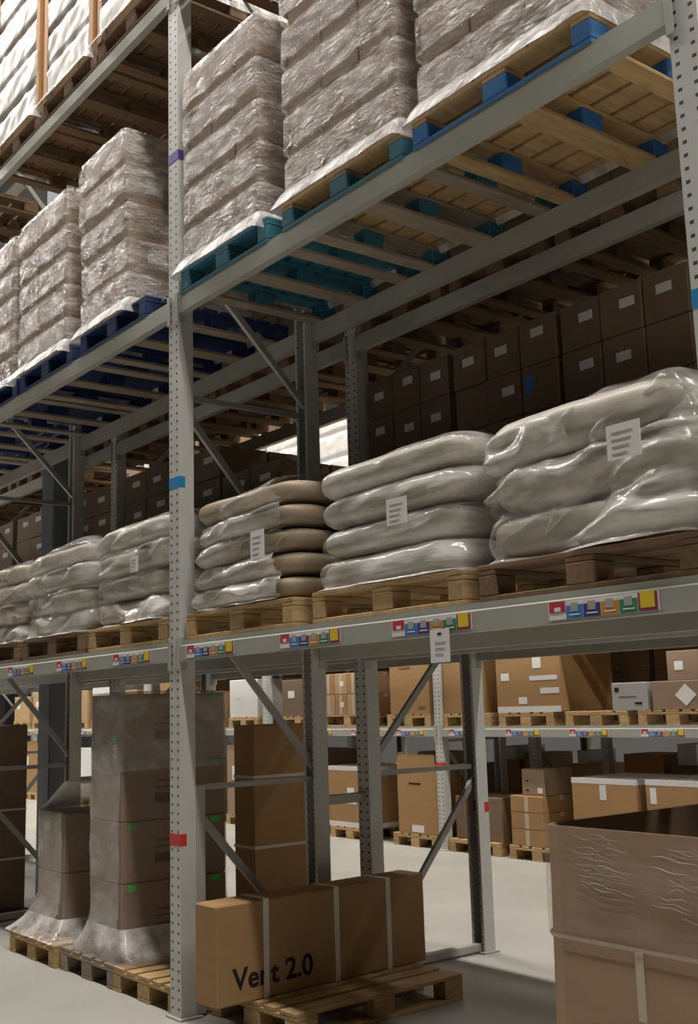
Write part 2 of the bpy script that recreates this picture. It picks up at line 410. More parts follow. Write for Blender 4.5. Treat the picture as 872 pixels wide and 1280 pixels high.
# ------------------------------------------------------------------ floor loads of the near rack
def carton(name, x0, x1, y0, y1, z0, z1, m='card', label=None, cat='carton', group=None, tape=None, bev=.006, marks=(), rz=0., strapx=()):
    """closed carton in its own frame: base centre at the origin; front is -Y"""
    w, d, h = x1 - x0, y1 - y0, z1 - z0
    t = thing(name, label, cat, ((x0 + x1) / 2, (y0 + y1) / 2, z0), rz, group)
    b = MB(); b.box(-w / 2, w / 2, -d / 2, d / 2, 0, h, M[m], bev); b.build('box_body', t)
    if tape:
        e = .0015; q = MB()
        if tape in ('edge', 'both'):
            q.box(-w / 2 - e, w / 2 + e, -d / 2 - e, d / 2 + e, h - .05, h + e, M['wtape'])
        else: q.box(-w / 2 - e, w / 2 + e, -.03, .03, h - .05, h + e, M['tape'])
        q.build('packing_tape', t); q = MB()
        if tape == 'both': q.box(-w / 2 - e, w / 2 + e, -d / 2 - e, d / 2 + e, .0, .06, M['wtape'])
        elif tape == 'top': q.box(-.028, .028, -d / 2 - e, -d / 2, h * .0 + .01, h - .01, M['tape'])
        if q.v: q.build('packing_tape', t)
    for (nm, fx, fz, fw, fh, mm) in marks:   # fractions of the front face
        q = MB(); X = -w / 2 + fx * w; Z = fz * h
        q.box(X - fw * w / 2, X + fw * w / 2, -d / 2 - .003, -d / 2 - .0005, Z - fh * h / 2, Z + fh * h / 2, M[mm]); q.build(nm, t)
    return t

# long carton marked Vent 2.0
t = thing('long_carton', 'long brown carton marked Vent 2.0 with three white straps on a pallet', 'carton', (.36, .72, .1445), .05)
W_, L_, H_ = .21, 1.52, .512
b = MB(); b.box(-W_ / 2, W_ / 2, -L_ / 2, L_ / 2, 0, H_, M['card'], .008); b.build('box_body', t)
for y in (-.44, .06, .46):
    q = MB(); e = .003
    q.box(-W_ / 2 - e, W_ / 2 + e, y - .018, y + .018, H_, H_ + e, M['strap']); q.box(W_ / 2, W_ / 2 + e, y - .018, y + .018, 0, H_, M['strap'])
    q.box(-W_ / 2 - e, -W_ / 2, y - .018, y + .018, 0, H_, M['strap']); q.build('strap', t)
cu = bpy.data.curves.new('printed_text', 'FONT'); cu.body = 'Vent 2.0'; cu.size = .155; cu.extrude = .0006; cu.offset = .0035; cu.space_character = 1.02
o = bpy.data.objects.new('printed_text', cu); C.objects.link(o); cu.materials.append(M['ink'])
me = bpy.data.meshes.new_from_object(o.evaluated_get(bpy.context.evaluated_depsgraph_get())); bpy.data.objects.remove(o); bpy.data.curves.remove(cu)
o = bpy.data.objects.new('printed_text', me); C.objects.link(o)
o.parent = t; o.location = (W_ / 2 + .0012, -.66, .075); o.rotation_euler = (pi / 2, 0, pi / 2)
o['label'] = 'black printed words Vent 2.0'

# tall strapped carton behind
t = thing('strapped_carton', 'tall upright brown carton with two white straps standing behind the long box', 'carton', (-1.5 - .15, 1.75, .1445))
b = MB(); b.box(-.15, .13, -.24, .28, 0, 1.41, M['card'], .008); b.build('box_body', t)
for z in (.5, 1.02):
    q = MB(); e = .004
    q.box(-.15 - e, .13 + e, -.24 - e, -.24, z - .011, z + .011, M['strap']); q.box(.13, .13 + e, -.24, .28, z - .011, z + .011, M['strap']); q.build('strap', t)
# strapped carton at the left edge
t = thing('strapped_carton', 'large brown carton with two thin straps at the left edge behind the brace', 'carton', (-4.22, .3, .0505))
b = MB(); b.box(-.37, .37, -.38, .36, 0, 1.55, M['cardd'], .008); b.build('box_body', t)
for z in (.42, .83):
    q = MB(); e = .004
    q.box(-.37, .37, -.38 - e, -.38, z - .008, z + .008, M['strap']); q.box(.37, .37 + e, -.38, .36, z - .008, z + .008, M['strap']); q.build('strap', t)

def shade_side(mb, x, z):  # clearer film on the right faces darkens them as painted shade
    k = mb.slot(M['film_side'])
    for q, f in enumerate(mb.f):
        if min(mb.v[i][0] for i in f) > x and max(mb.v[i][2] for i in f) < z: mb.mi[q] = k
def nz(p, s, seed=0): return noise.noise(Vector((p[0] * s + seed, p[1] * s, p[2] * s)))
# tall film wrapped stack
def carton_part(t, x0, x1, y0, y1, z0, z1, m, labels=(), name='carton'):
    b = MB(); b.box(x0, x1, y0, y1, z0, z1, M[m], .006)
    b.box(x0 + .0, x1, (y0 + y1) / 2 - .025, (y0 + y1) / 2 + .025, z1 - .002, z1 + .0008, M['tape'])
    for (face, u, z, w, h, mm) in labels:
        if face == 'f': b.box(u - w / 2, u + w / 2, y0 - .002, y0, z - h / 2, z + h / 2, M[mm])
        else: b.box(x1, x1 + .002, u - w / 2, u + w / 2, z - h / 2, z + h / 2, M[mm])
    return b.build(name, t)
t = thing('wrapped_carton_stack', 'tall stack of brown cartons with green stickers in clear film, left of the banded upright', 'carton stack', (-1.085, .47, .1445))
zz = [0, .47, .85, 1.22, 1.655]
for k in range(4):
    z0, z1 = zz[k] + .001, zz[k + 1] - .003
    lab = [('s', -.33 + .02, z1 - .03, .05, .035, 'green'), ('s', .30, z1 - .03, .07, .035, 'green'), ('s', -.05, (z0 + z1) / 2 + .06, .16, .012, 'greyink'), ('s', -.05, (z0 + z1) / 2 + .02, .2, .012, 'greyink'), ('s', -.05, (z0 + z1) / 2 - .05, .2, .06, 'greyink')]
    if k == 3: lab += [('f', .12, z0 + .14, .06, .05, 'green'), ('f', .13, z0 + .05, .055, .12, 'paper')]
    carton_part(t, -.225, .235, -.38, .38, z0, z1, 'cardr', lab)
def fl_tall(p): return .012 * nz(p, 3, 4) + .006 * nz(p, 9, 2)
def flare(z, a, h): return a * max(0, 1 - z / h) ** 3.2
b = MB(); rows = []
for i in range(46):
    z = .004 + (i / 45) ** 1.6 * 1.66; fz = flare(z, .22, .42)
    rows.append((z, .005, -.0 , min(.238 + fz, .40), min(.392 + fz * .35, .43), .03))
shell(b, rows[12:], M['film_thin'], 110, fl_tall, .012, 4); shade_side(b, .2, 1.2); b.build('stretch_film', t)
b = MB(); shell(b, rows[:13], M['film_skirt'], 110, fl_tall, 0, 0); b.build('film_skirt', t)

# low film wrapped stack with raised flap
t = thing('wrapped_carton_stack', 'low stack of two brown cartons in film with a raised film flap on top', 'carton stack', (-2.12, .5, .1445))
for z0, z1 in ((.001, .43), (.433, .84)):
    carton_part(t, -.23, .225, -.34, .34, z0, z1, 'cardr', [('s', 0, (z0 + z1) / 2 + .1, .25, .012, 'greyink'), ('s', 0, (z0 + z1) / 2 + .05, .2, .04, 'greyink'), ('f', -.08 if z0 > .1 else .1, z1 - .1, .09 if z0 > .1 else .03, .05, 'paper')])
b = MB(); rows = []
for i in range(30):
    z = .004 + (i / 29) ** 1.6 * .845; fz = flare(z, .28, .42)
    rows.append((z, 0, 0, .236 + fz * .75, .352 + fz * .6, .03))
shell(b, rows[9:], M['film_thin'], 110, fl_tall, .005, 3); shade_side(b, .2, 2); b.build('stretch_film', t)
b = MB(); shell(b, rows[:10], M['film_skirt'], 110, fl_tall, 0, 0); b.build('film_skirt', t)
b = MB(); vs = []; fs = []; n1, n2 = 14, 14
for i in range(n1):
    u = i / (n1 - 1)
    for j in range(n2):
        v = j / (n2 - 1)
        vs.append((-.23 + .47 * u, -.345 + .66 * v, .852 + .235 * u ** 1.35 * (1 - .25 * v) + .02 * math.sin(7 * v + 4 * u) * u))
for i in range(n1 - 1):
    for j in range(n2 - 1): a = i * n2 + j; fs.append((a, a + n2, a + n2 + 1, a + 1))
b.add(vs, fs, M['film_flap'], True)
o = b.build('film_flap', t); so = o.modifiers.new('t', 'SOLIDIFY'); so.thickness = .002

# the big open carton in the foreground
t = thing('open_carton', 'big open topped film wrapped carton in the foreground at lower right', 'carton', (3.205, .58, .1445))
hx, hy, H_ = .41, .565, 1.075
b = MB(); n = 64
out = rrect(hx, hy, .06, n); inn = rrect(hx - .012, hy - .012, .05, n)
zs = [0, .34, .69, .9, H_]
vs = []; fs = []
for z in zs:
    for x, y, nx, ny in out: vs.append((x + nx * .006 * math.sin(z * 5), y + ny * .006 * math.sin(z * 5), z))
k0 = len(vs)
for z in (H_ - .0, .02):
    for x, y, nx, ny in inn: vs.append((x, y, z))
for i in range(len(zs) - 1):
    for j in range(n): a = i * n + j; c = i * n + (j + 1) % n; fs.append((a, c, c + n, a + n))
top = (len(zs) - 1) * n
for j in range(n): fs.append((top + j, top + (j + 1) % n, k0 + (j + 1) % n, k0 + j)); fs.append((k0 + j, k0 + (j + 1) % n, k0 + n + (j + 1) % n, k0 + n + j))
fs.append(tuple(range(n))[::-1]); fs.append(tuple(range(k0 + n, k0 + 2 * n)))
b.add(vs, fs, M['cardo'], False); b.build('box_body', t)
b = MB(); rows = []
for i in range(120):
    z = .688 + i / 119 * (H_ - .686); rows.append((z, 0, 0, hx + .008, hy + .008, .066))
def fl_o(p):
    msk = max(0, 1 - ((p.x + .13) / .17) ** 2) * max(0, 1 - ((p.z - .93) / .15) ** 2) + .8 * max(0, 1 - ((p.x - .28) / .16) ** 2) * max(0, 1 - ((p.z - .88) / .2) ** 2)
    return .004 + .0045 * msk * math.sin(p.z * 210 + p.x * 14 + 5 * nz(p, 5)) * (.4 + nz((p.x, p.y, p.z * 4), 6, 2)) + .002 * nz((p.x, p.y, p.z * 4 + p.x), 4, 3)
shell(b, rows, M['film_clear'], 150, fl_o, 0, 0)
for k in range(64):       # gathered creases of the film, milkier to paint in their highlights
    big = k < 44
    xc = RND.uniform(-.2, -.04) if big else RND.uniform(.15, .36); zc = RND.uniform(.86, 1.05) if big else RND.uniform(.8, 1.04); ln = RND.uniform(.02, .085); hgt = RND.uniform(.0006, .0016)
    pts = [(xc - ln + 2 * ln * q / 6, zc - .10 * (2 * ln * q / 6 - ln) + .004 * math.sin(q * 1.3 + k)) for q in range(7)]
    vs = []; fs = []
    for q, (X, Z) in enumerate(pts):
        e = hgt * math.sin(pi * (q + .3) / 6.6)
        vs += [(X, -hy - .012, Z - e), (X, -hy - .0125 - e * 1.1, Z - e * .2), (X, -hy - .012, Z + e)]
    for q in range(6):
        for r_ in (0, 1): i0 = q * 3 + r_; fs.append((i0, i0 + 3, i0 + 4, i0 + 1))
    b.add(vs, fs, M['film_flap'], True)
b.build('stretch_film', t)
b = MB(); shell(b, [(.676, 0, 0, hx + .005, hy + .005, .066), (.692, 0, 0, hx + .009, hy + .009, .066)], M['tape'], 90, None, 0, 0); b.build('sleeve_edge', t)
b = MB(); b.box(.0, .035, -hy - .0035, -hy - .0005, .0, .675, M['tape']); b.build('packing_tape', t)
b = MB(); b.box(.08, .38, -hy + .06, hy - .05, .02, .70, M['cardd'], .01); b.build('inner_divider', t)

# ------------------------------------------------------------------ sack pallets on the lowest shelf
ZL1 = Z1 + BH + .0005
PS = cross('pallet', M['wood'], M['wood'], M['wood'], M['wood'], 1.08, .98, 6); FS = [True]; GS = 'wooden pallets under the sack stacks'
PSd = cross('pallet', M['woodd'], M['woodd'], M['woodd'], M['woodd'], 1.08, .98, 6); FSd = [True]
def sack(t, w, d, h, loc, m, seed, rz=0.):
    b = MB(); n = 56; rows = []; K = 11
    for i in range(K):
        u = -1 + 2 * i / (K - 1); u *= .97; s_ = (1 - abs(u) ** 3.0) ** .42
        rows.append((u * h / 2, 0, 0, w / 2 * (.9 + .1 * s_) - .10 * (1 - s_), d / 2 - .10 * (1 - s_), .09))
    def dp(p): return .022 * nz(p, 3.2, seed) + .008 * nz(p, 9, seed)
    shell(b, rows, m, n, dp, .006, 4)
    o = b.build('sack', t, loc); o.rotation_euler[2] = rz; return o
def sack_stack(label, x0, x1, seed, n=4, h=.62, side='sack', tilt=(0, 0), lean=0., sleeve=None, filmm='film_bag', depth=.92, amp=.035, dome=.05, pinch=.07, bare=False):
    w = x1 - x0; t = thing('sack_stack', label, 'sack stack', ((x0 + x1) / 2, .5, ZL1 + .1505), 0, 'sack stacks on the lowest shelf')
    lh = h / n
    for k in range(n):
        for j in (0, 1):
            sack(t, w - .07, depth / 2 - .01, lh * .98, (RND.uniform(-.015, .015) + lean * k / n, -depth / 4 + j * depth / 2, lh * (k + .5)), M[side], seed + k * 3 + j, RND.uniform(-.02, .02))
    b = MB(); rows = []; K = n * 9
    for i in range(K + 1):
        z = i / K * h; u = (i % 9) / 9 if i < K else 0; u = (z / lh) % 1
        bulge = (1 - abs(2 * u - 1) ** 2.6) ** .6 if 0 < u < 1 else 0
        pin = pinch * (1 - bulge) * (.75 + .25 * math.sin(seed + z * 9))
        topr = .05 * max(0, (z / h - .9) / .1) ** 2
        rows.append((z, lean * z / h + .02 * math.sin(seed * 2 + z * 8), 0, w / 2 - pin - topr + .0, depth / 2 + .02 - pin - topr, .12))
    rows[0] = (.0015, rows[0][1], 0, w / 2 + .005, depth / 2 + .03, .08)
    ang = .40
    def dp(p):
        f1 = 1 - abs(nz((p.x * 1.2 + p.z * 1.6, p.y * .9, p.z * 3.6 - p.x * 1.1), 2.0, seed)) * 2
        return amp * .9 * nz((p.x * .7, p.y * .7, p.z * 2.2 - p.x * .7), 2.1, seed + 5) + amp * .45 * (f1 - .5) + .006 * nz(p, 11, seed)
    shell(b, rows, M[filmm], 170, dp, dome, 8, tilt)
    if bare:
        keep = [q for q, f in enumerate(b.f) if min(b.v[i][0] for i in f) < w / 2 - .16]
        b.f, b.mi, b.smooth = [b.f[q] for q in keep], [b.mi[q] for q in keep], [b.smooth[q] for q in keep]
    b.build('stretch_film', t)
    if sleeve:
        q = MB(); sx, sz, sw, sh = sleeve
        q.box(sx - sw / 2, sx + sw / 2, -depth / 2 - .065, -depth / 2 - .062, sz - sh / 2, sz + sh / 2, M['paper'])
        for k in range(4): q.box(sx - sw * .35, sx + sw * (.1 + .06 * k), -depth / 2 - .0665, -depth / 2 - .065, sz - sh * .35 + k * sh * .2, sz - sh * .32 + k * sh * .2, M['greybox'])
        q.build('delivery_note', t)
    return t
slots = [(2.53, 3.61, PSd, FSd, 'dark'), (1.33, 2.47, PS, FS, 'pale'), (.10, 1.21, PS, FS, 'pale'), (-1.25, -.1, PS, FS, 'pale'), (-2.4, -1.27, PSd, FSd, 'dark'), (-3.56, -2.43, PSd, FSd, 'dark')]
pl = ['dark wooden pallet under the largest sack stack at right', 'wooden pallet under the four layered sack stack', 'wooden pallet under the sack stack with brown paper side',
      'wooden pallet under the sack stack just left of the banded upright', 'dark wooden pallet under the second sack stack left of the banded upright', 'dark wooden pallet under the sack stack cut by the left edge']
for (x0, x1, pr, fi, _), l in zip(slots, pl): put(pr, fi, l, ((x0 + x1) / 2, .015, ZL1), 0, GS)
sack_stack('largest film wrapped sack stack with sagging diagonal folds at right', 2.53, 3.56, 3, 3, .60, 'sackw', (.10, .02), 0, (.30, .36, .15, .13), amp=.10, dome=.10, pinch=.045)
sack_stack('four layered film wrapped sack stack with deep even creases, under the middle beam', 1.36, 2.43, 11, 4, .62, 'sackw', (.03, 0), .02, (.18, .30, .14, .12), amp=.032, dome=.05, pinch=.08)
sack_stack('film wrapped sack stack with plain brown paper sacks showing at its right side', .13, 1.2, 21, 5, .64, 'sack', (.06, 0), .02, (.27, .30, .13, .15), amp=.06, dome=.07, bare=True)
sack_stack('film wrapped sack stack partly hidden by the left side of the banded upright', -1.2, -.15, 33, 4, .66, 'sackw', (.04, 0), .03, (.2, .36, .1, .1), amp=.065, dome=.08, pinch=.05)
sack_stack('round shouldered film wrapped sack stack, second left of the banded upright', -2.39, -1.33, 47, 4, .64, 'sackw', (.05, 0), .03, None, amp=.07, dome=.11, pinch=.05)
sack_stack('film wrapped sack stack at the left edge of the lowest shelf', -3.54, -2.46, 52, 4, .62, 'sack', (.0, 0), 0, None, amp=.07, dome=.10, pinch=.05)

# ------------------------------------------------------------------ wrapped carton loads on the middle and top shelf
ZL2 = Z2 + BH + .0005; ZL3 = Z3 + BH + .0005
def wrapped_load(label, x0, x1, z, n, lh, seed, m='cardr', filmm='film_box', depth=.96, nx=3, y0=.02, group='film wrapped carton loads', boards=False, lean=0.):
    w = x1 - x0 - .05; t = thing('wrapped_carton_load', label, 'carton load', ((x0 + x1) / 2, y0, z), 0, group)
    r = random.Random(seed); cw = w / nx
    for k in range(n):
        for i in range(nx):
            for j in (0, 1):
                dx, dy = r.uniform(-.005, .005), r.uniform(0, .008)
                xx0 = -w / 2 + i * cw + .004 + dx + lean * k; yy0 = .012 + j * depth / 2 + dy
                carton_part(t, xx0, xx0 + cw - .01, yy0, yy0 + depth / 2 - .024, k * lh + .001, (k + 1) * lh - .004, m,
                            ([('s', yy0 + .2, k * lh + lh * .5, .14, .1, 'paper')] if (i == nx - 1 and j == 0 and k in (1, 3) and seed == 201) else []))
    b = MB(); rows = []; H = n * lh; K = n * 12; offs = [(r.uniform(-.012, .012), r.uniform(-.012, .004)) for _ in range(n)]
    for i in range(K + 1):
        zz = -.03 + i / K * (H + .035); u = (zz / lh) % 1
        kk = min(int(max(zz, 0) / lh), n - 1); o_ = offs[kk]
        g = -.026 * math.exp(-((1 - u) / .10) ** 2) - .014 * math.exp(-(u / .06) ** 2)
        rows.append((zz, lean * zz / lh + o_[0], depth / 2 + o_[1], w / 2 + .022 + g, depth / 2 + .016 + g, .025))
    rows = [q for q in rows if q[0] > .03]
    def dp(p): return .006 * nz((p.x, p.y, p.z * 1.7 - p.x * .6), 5, seed) + .003 * nz(p, 15, seed) + .003
    shell(b, rows, M[filmm], 150, dp, .012, 5); b.build('stretch_film', t)
    b = MB(); r0 = rows[1]; rr = []
    for q in range(7):
        v = q / 6; e = .075 * v ** .8
        rr.append((r0[0] - (r0[0] + .06) * v, r0[1], r0[2], r0[3] + e * .55, r0[4] + e, .03))
    shell(b, rr[::-1], M['film_drape'], 150, dp, 0, 0); b.build('film_skirt', t)
    if boards:
        for sx in (-1, 1):
            q = MB(); xx = sx * (w / 2 + .02)
            q.box(xx - .035, xx + .035, -.022, -.016, 0, H, M['corner'], .002); q.box(xx + sx * .03 - .003, xx + sx * .03 + .003, -.016, .05, 0, H, M['corner'], .002); q.build('corner_board', t)
    return t
PB = cross('pallet', M['wood'], M['blue'], M['wood'], M['wood'], 1.06, 1.12, 8)
PT = cross('pallet', M['woodg'], M['teal'], M['wood'], M['woodg'], 1.0, 1.12, 8); PT2 = cross('pallet', M['teal'], M['teal'], M['teal'], M['woodg'], .96, 1.12, 8); FT2 = [True]
PN = cross('pallet', M['navy'], M['navy'], M['navy'], M['woodg'], 1.0, 1.12, 8)
FB, FT, FN = [True], [True], [True]; G2 = 'painted pallets on the middle shelf'
put(PB, FB, 'bright blue edged pallet on the middle shelf at upper right', (2.78, .005, ZL2), 0, G2)
put(PT, FT, 'faded teal edged pallet on the middle shelf, second from the right', (1.68, .005, ZL2), 0, G2)
put(PT2, FT2, 'teal painted pallet on the middle shelf just right of the banded upright', (.56, .005, ZL2), 0, G2)
put(PN, FN, 'navy blue pallet on the middle shelf just left of the banded upright', (-.88, .005, ZL2), 0, G2)
put(PN, FN, 'navy blue pallet on the middle shelf, second left of the banded upright', (-2.02, .005, ZL2), 0, G2)
put(PN, FN, 'navy blue pallet on the middle shelf at the left edge', (-3.08, .005, ZL2), 0, G2)
zl = ZL2 + .1505
wrapped_load('film wrapped carton load on the bright blue pallet at upper right', 2.28, 3.3, zl, 6, .26, 101)
wrapped_load('film wrapped carton load second from right, between two taller carton loads', 1.2, 2.17, zl, 6, .26, 102)
wrapped_load('film wrapped carton load just right of the purple band', .11, .97, zl, 5, .258, 103)
wrapped_load('film wrapped carton load with white notes on its side, left of the purple band', -1.36, -.60, zl, 5, .264, 201, lean=-.02)
wrapped_load('film wrapped carton load second left of the purple band', -2.55, -1.6, zl, 5, .25, 105, lean=-.01)
wrapped_load('film wrapped carton load cut by the left edge on the middle shelf', -3.54, -2.68, zl, 5, .25, 106)
PW = cross('pallet', M['woodd'], M['woodd'], M['woodd'], M['woodd'], 1.02, 1.14, 8); FW = [True]; G3 = 'brown pallets on the top shelf'
tl = ['brown pallet on the top shelf under the rightmost white load', 'brown pallet on the top shelf, second from the banded upright', 'brown pallet on the top shelf at the left edge',
      'dark brown pallet overhead right of the banded upright', 'dark brown pallet overhead above the second carton load from right', 'dark brown pallet overhead at upper right']
for x, l in zip((-.615, -1.67, -2.73, .62, 1.86, 3.08), tl): put(PW, FW, l, (x, .005, ZL3), 0, G3)
for k, x in enumerate((-4.3, -5.4, -6.5)):
    put(PW, FW, 'dark pallet on the top shelf beyond the left edge, ' + ('nearest', 'middle one', 'farthest')[k], (x, .005, ZL3), 0, G3)
    put(PN, FN, 'navy pallet on the middle shelf beyond the dark column, ' + ('nearest', 'middle one', 'farthest')[k], (x, .005, ZL2), 0, G2)
zl = ZL3 + .1505
wrapped_load('white film wrapped load on the top shelf nearest the banded upright', -1.1, -.13, zl, 5, .30, 301, 'cardl', 'film_white', boards=True, group='white film wrapped loads on the top shelf')
wrapped_load('white film wrapped load on the top shelf, second from the banded upright', -2.1, -1.24, zl, 6, .30, 302, 'cardl', 'film_white', boards=True, group='white film wrapped loads on the top shelf')
wrapped_load('white film wrapped load on the top shelf at the left edge', -3.2, -2.26, zl, 6, .30, 303, 'cardl', 'film_white', boards=True, group='white film wrapped loads on the top shelf')

# ------------------------------------------------------------------ rear rack: pallets and stacked cartons
PR = euro('pallet', M['woodd'], '', .8, 1.0); FR = [True]; GR = 'pallets on the rear rack'
rl = {}
def place(k):
    return ('first right of the banded upright', 'second right of the banded upright', 'third right of the banded upright', 'fourth right of the banded upright')[k]
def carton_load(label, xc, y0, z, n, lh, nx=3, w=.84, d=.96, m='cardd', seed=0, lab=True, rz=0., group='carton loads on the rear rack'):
    t = thing('carton_load', label, 'carton load', (xc, y0, z), rz, group); r = random.Random(seed); cw = w / nx
    for k in range(n):
        for i in range(nx):
            for j in (0, 1):
                x0 = -w / 2 + i * cw + .003 + r.uniform(-.003, .003); yy = j * d / 2 + r.uniform(0, .012)
                L = []
                if lab and j == 0:
                    if r.random() < .88: L.append(('f', x0 + cw * r.uniform(.45, .65), k * lh + lh * r.uniform(.5, .7), cw * .34, lh * .19, 'wtape'))
                    if r.random() < .03: L.append(('f', x0 + cw * .2, k * lh + lh * .6, cw * .2, lh * .4, 'c_blue'))
                carton_part(t, x0, x0 + cw - .006, yy, yy + d / 2 - .016, k * lh + .001, (k + 1) * lh - .003, m, L)
    return t
xs = [.50, 1.38, 2.26, 3.18]
for k, x in enumerate(xs):
    put(PR, FR, 'dark pallet on the lowest rear shelf, ' + place(k), (x, BY + .03, ZL1), 0, GR)
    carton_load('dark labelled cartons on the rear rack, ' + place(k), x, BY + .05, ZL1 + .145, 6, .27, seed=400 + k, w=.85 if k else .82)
xl = [-.5, -1.38, -2.25, -3.18, -4.9 + .0, -5.8, -6.75]
pn = ['behind the banded upright', 'second left of the banded upright', 'third left of the banded upright', 'just right of the dark column', 'just left of the dark column', 'second left of the dark column', 'third left of the dark column']
xl[3] = -3.12; xl[4] = -4.25; xl += [-8.0, -8.9, -9.8]; pn += ['fourth left of the dark column', 'fifth left of the dark column', 'sixth left of the dark column']
for k, x in enumerate(xl):
    put(PR, FR, 'dark pallet on the lowest rear shelf, ' + pn[k], (x, BY + .03, ZL1), 0, GR)
    if k not in (1,):
        carton_load('dark brown cartons on the rear rack, ' + pn[k], x, BY + .05, ZL1 + .145, 6 if k != 0 else 4, .27 if k != 2 else .265, nx=2, seed=420 + k, w=.84)
    else: carton_load('dark brown cartons on the rear rack, ' + pn[k], x, BY + .05, ZL1 + .145, 5, .262, nx=2, seed=420 + k, w=.84)
for k, x in enumerate(xs + xl):
    lbl = 'pallet overhead on the middle rear shelf, ' + (place(k) if k < 4 else pn[k - 4])
    put(PR, FR, lbl, (x, BY + .03, ZL2), 0, GR)
    carton_load('brown cartons added for shade on the middle rear shelf, ' + (place(k) if k < 4 else pn[k - 4]), x, BY + .05, ZL2 + .145, 4, .36, nx=2, seed=440 + k, w=.82, lab=False)  # hidden loads added to keep light off the shelves below
    put(PR, FR, 'pallet overhead on the top rear shelf, ' + (place(k) if k < 4 else pn[k - 4]), (x, BY + .03, ZL3), 0, GR)

# ------------------------------------------------------------------ rack across the far aisle
CY, CD = 5.745, 1.05
CZ = 1.29
XC_ = [-18.7, -15.1, -11.44, -7.78, -4.1, -.38, 3.3]
cn = ['far left end', 'far left part', 'left part', 'behind the tall carton stack', 'in the middle', 'behind the right edge', 'beyond the right edge']
for i, x in enumerate(XC_):
    frame('pale upright frame of the rack across the far aisle, ' + cn[i], x, CY, CD, True, h=7.)
for i in range(len(XC_) - 1):
    for z, lv in ((CZ, 'low'), (2.45, 'second'), (4.07, 'high')):
        sx = [XC_[i] + .45 + .91 * k for k in range(4)] if lv == 'low' else ()
        beam('grey %s front beam across the far aisle, right of frame %s' % (lv, cn[i]), XC_[i], XC_[i + 1], CY, z, False, sx)
        beam('grey %s back beam across the far aisle, right of frame %s' % (lv, cn[i]), XC_[i], XC_[i + 1], CY + CD, z, True)
ZC = CZ + BH + .0005
PC = euro('pallet', M['wood'], '', .8, 1.0); FC = [True]
GC = 'pallets on the rack across the far aisle'
def cp(x, z, what): put(PC, FC, 'pale pallet across the far aisle ' + what, (x, CY + .02, z), 0, GC)
PZ = .1445
# shelf
items = []
put(PS, FS, 'pale pallet under the stacked small cartons on the shelf across the aisle', (-5.88, CY + .02, ZC)); cp(-4.66, ZC, 'under the plain wide carton left of the pale upright'); cp(-3.66, ZC, 'under the plain wide carton right of the pale upright')
cp(-2.72, ZC, 'under the carton with white labels'); cp(-1.75, ZC, 'carrying the small grey carton'); cp(-.82, ZC, 'under the carton with a white diamond')
YF = CY + .03
for k in range(2):
    for i in range(4):
        carton('carton', -6.41 + i * .267, -6.41 + i * .267 + .26, YF, YF + .45, ZC + .1505 + k * .27, ZC + .1505 + k * .27 + .268, ('cardl', 'card')[(i + k) % 2],
               'small tan carton in the %s row of the shelf across the aisle, %s' % (('bottom', 'upper')[k], ('leftmost', 'second from left', 'third from left', 'rightmost')[i]), group='small cartons across the far aisle', tape='top', marks=[('label', .6, .5, .3, .25, 'paper')] if i % 2 else [])
carton('carton', -5.0, -4.27, YF, YF + .8, ZC + PZ, ZC + PZ + .62, 'card', 'plain wide carton on the shelf left of the pale upright across the aisle', marks=[('label', .86, .62, .1, .08, 'paper'), ('printed_mark', .4, .9, .3, .03, 'greyink'), ('printed_mark', .8, .12, .15, .05, 'greyink')])
carton('carton', -4.02, -3.36, YF, YF + .8, ZC + PZ, ZC + PZ + .62, 'card', 'plain wide carton on the shelf right of the pale upright across the aisle', marks=[('label', .6, .08, .2, .06, 'paper')])
carton('carton', -3.14, -2.2, YF, YF + .85, ZC + PZ, ZC + PZ + .62, 'card', 'wide carton with white labels and white tape along its foot across the aisle', tape=None,
       marks=[('label', .15, .62, .13, .13, 'paper'), ('label', .66, .86, .13, .22, 'paper'), ('label', .75, .58, .42, .08, 'wtape'), ('label', .84, .36, .28, .1, 'wtape'), ('label', .42, .2, .13, .12, 'paper'), ('packing_tape', .5, .05, .98, .1, 'wtape')])
carton('carton', -1.53, -1.1, YF, YF + .4, ZC + PZ, ZC + PZ + .27, 'greybox', 'small grey carton on the shelf across the far aisle', marks=[('printed_mark', .15, .75, .12, .16, 'ink'), ('printed_mark', .75, .25, .2, .08, 'ink'), ('printed_mark', .45, .5, .5, .02, 'greyink')])
t = carton('carton', -1.04, -.47, YF, YF + .4, ZC + PZ, ZC + PZ + .27, 'cardr', 'brown carton with a white diamond label on the shelf across the aisle')
q = MB(); q.add([(-.02, -.203, .135), (.1, -.203, .03), (.22, -.203, .135), (.1, -.203, .24)], [(0, 1, 2, 3)], M['paper']); q.build('diamond_label', t)
carton('carton', -.86, -.47, YF + .02, YF + .4, ZC + PZ + .271, ZC + PZ + .55, 'cardr', 'brown carton stacked on the carton with the white diamond', marks=[('label', .35, .5, .25, .3, 'paper')])
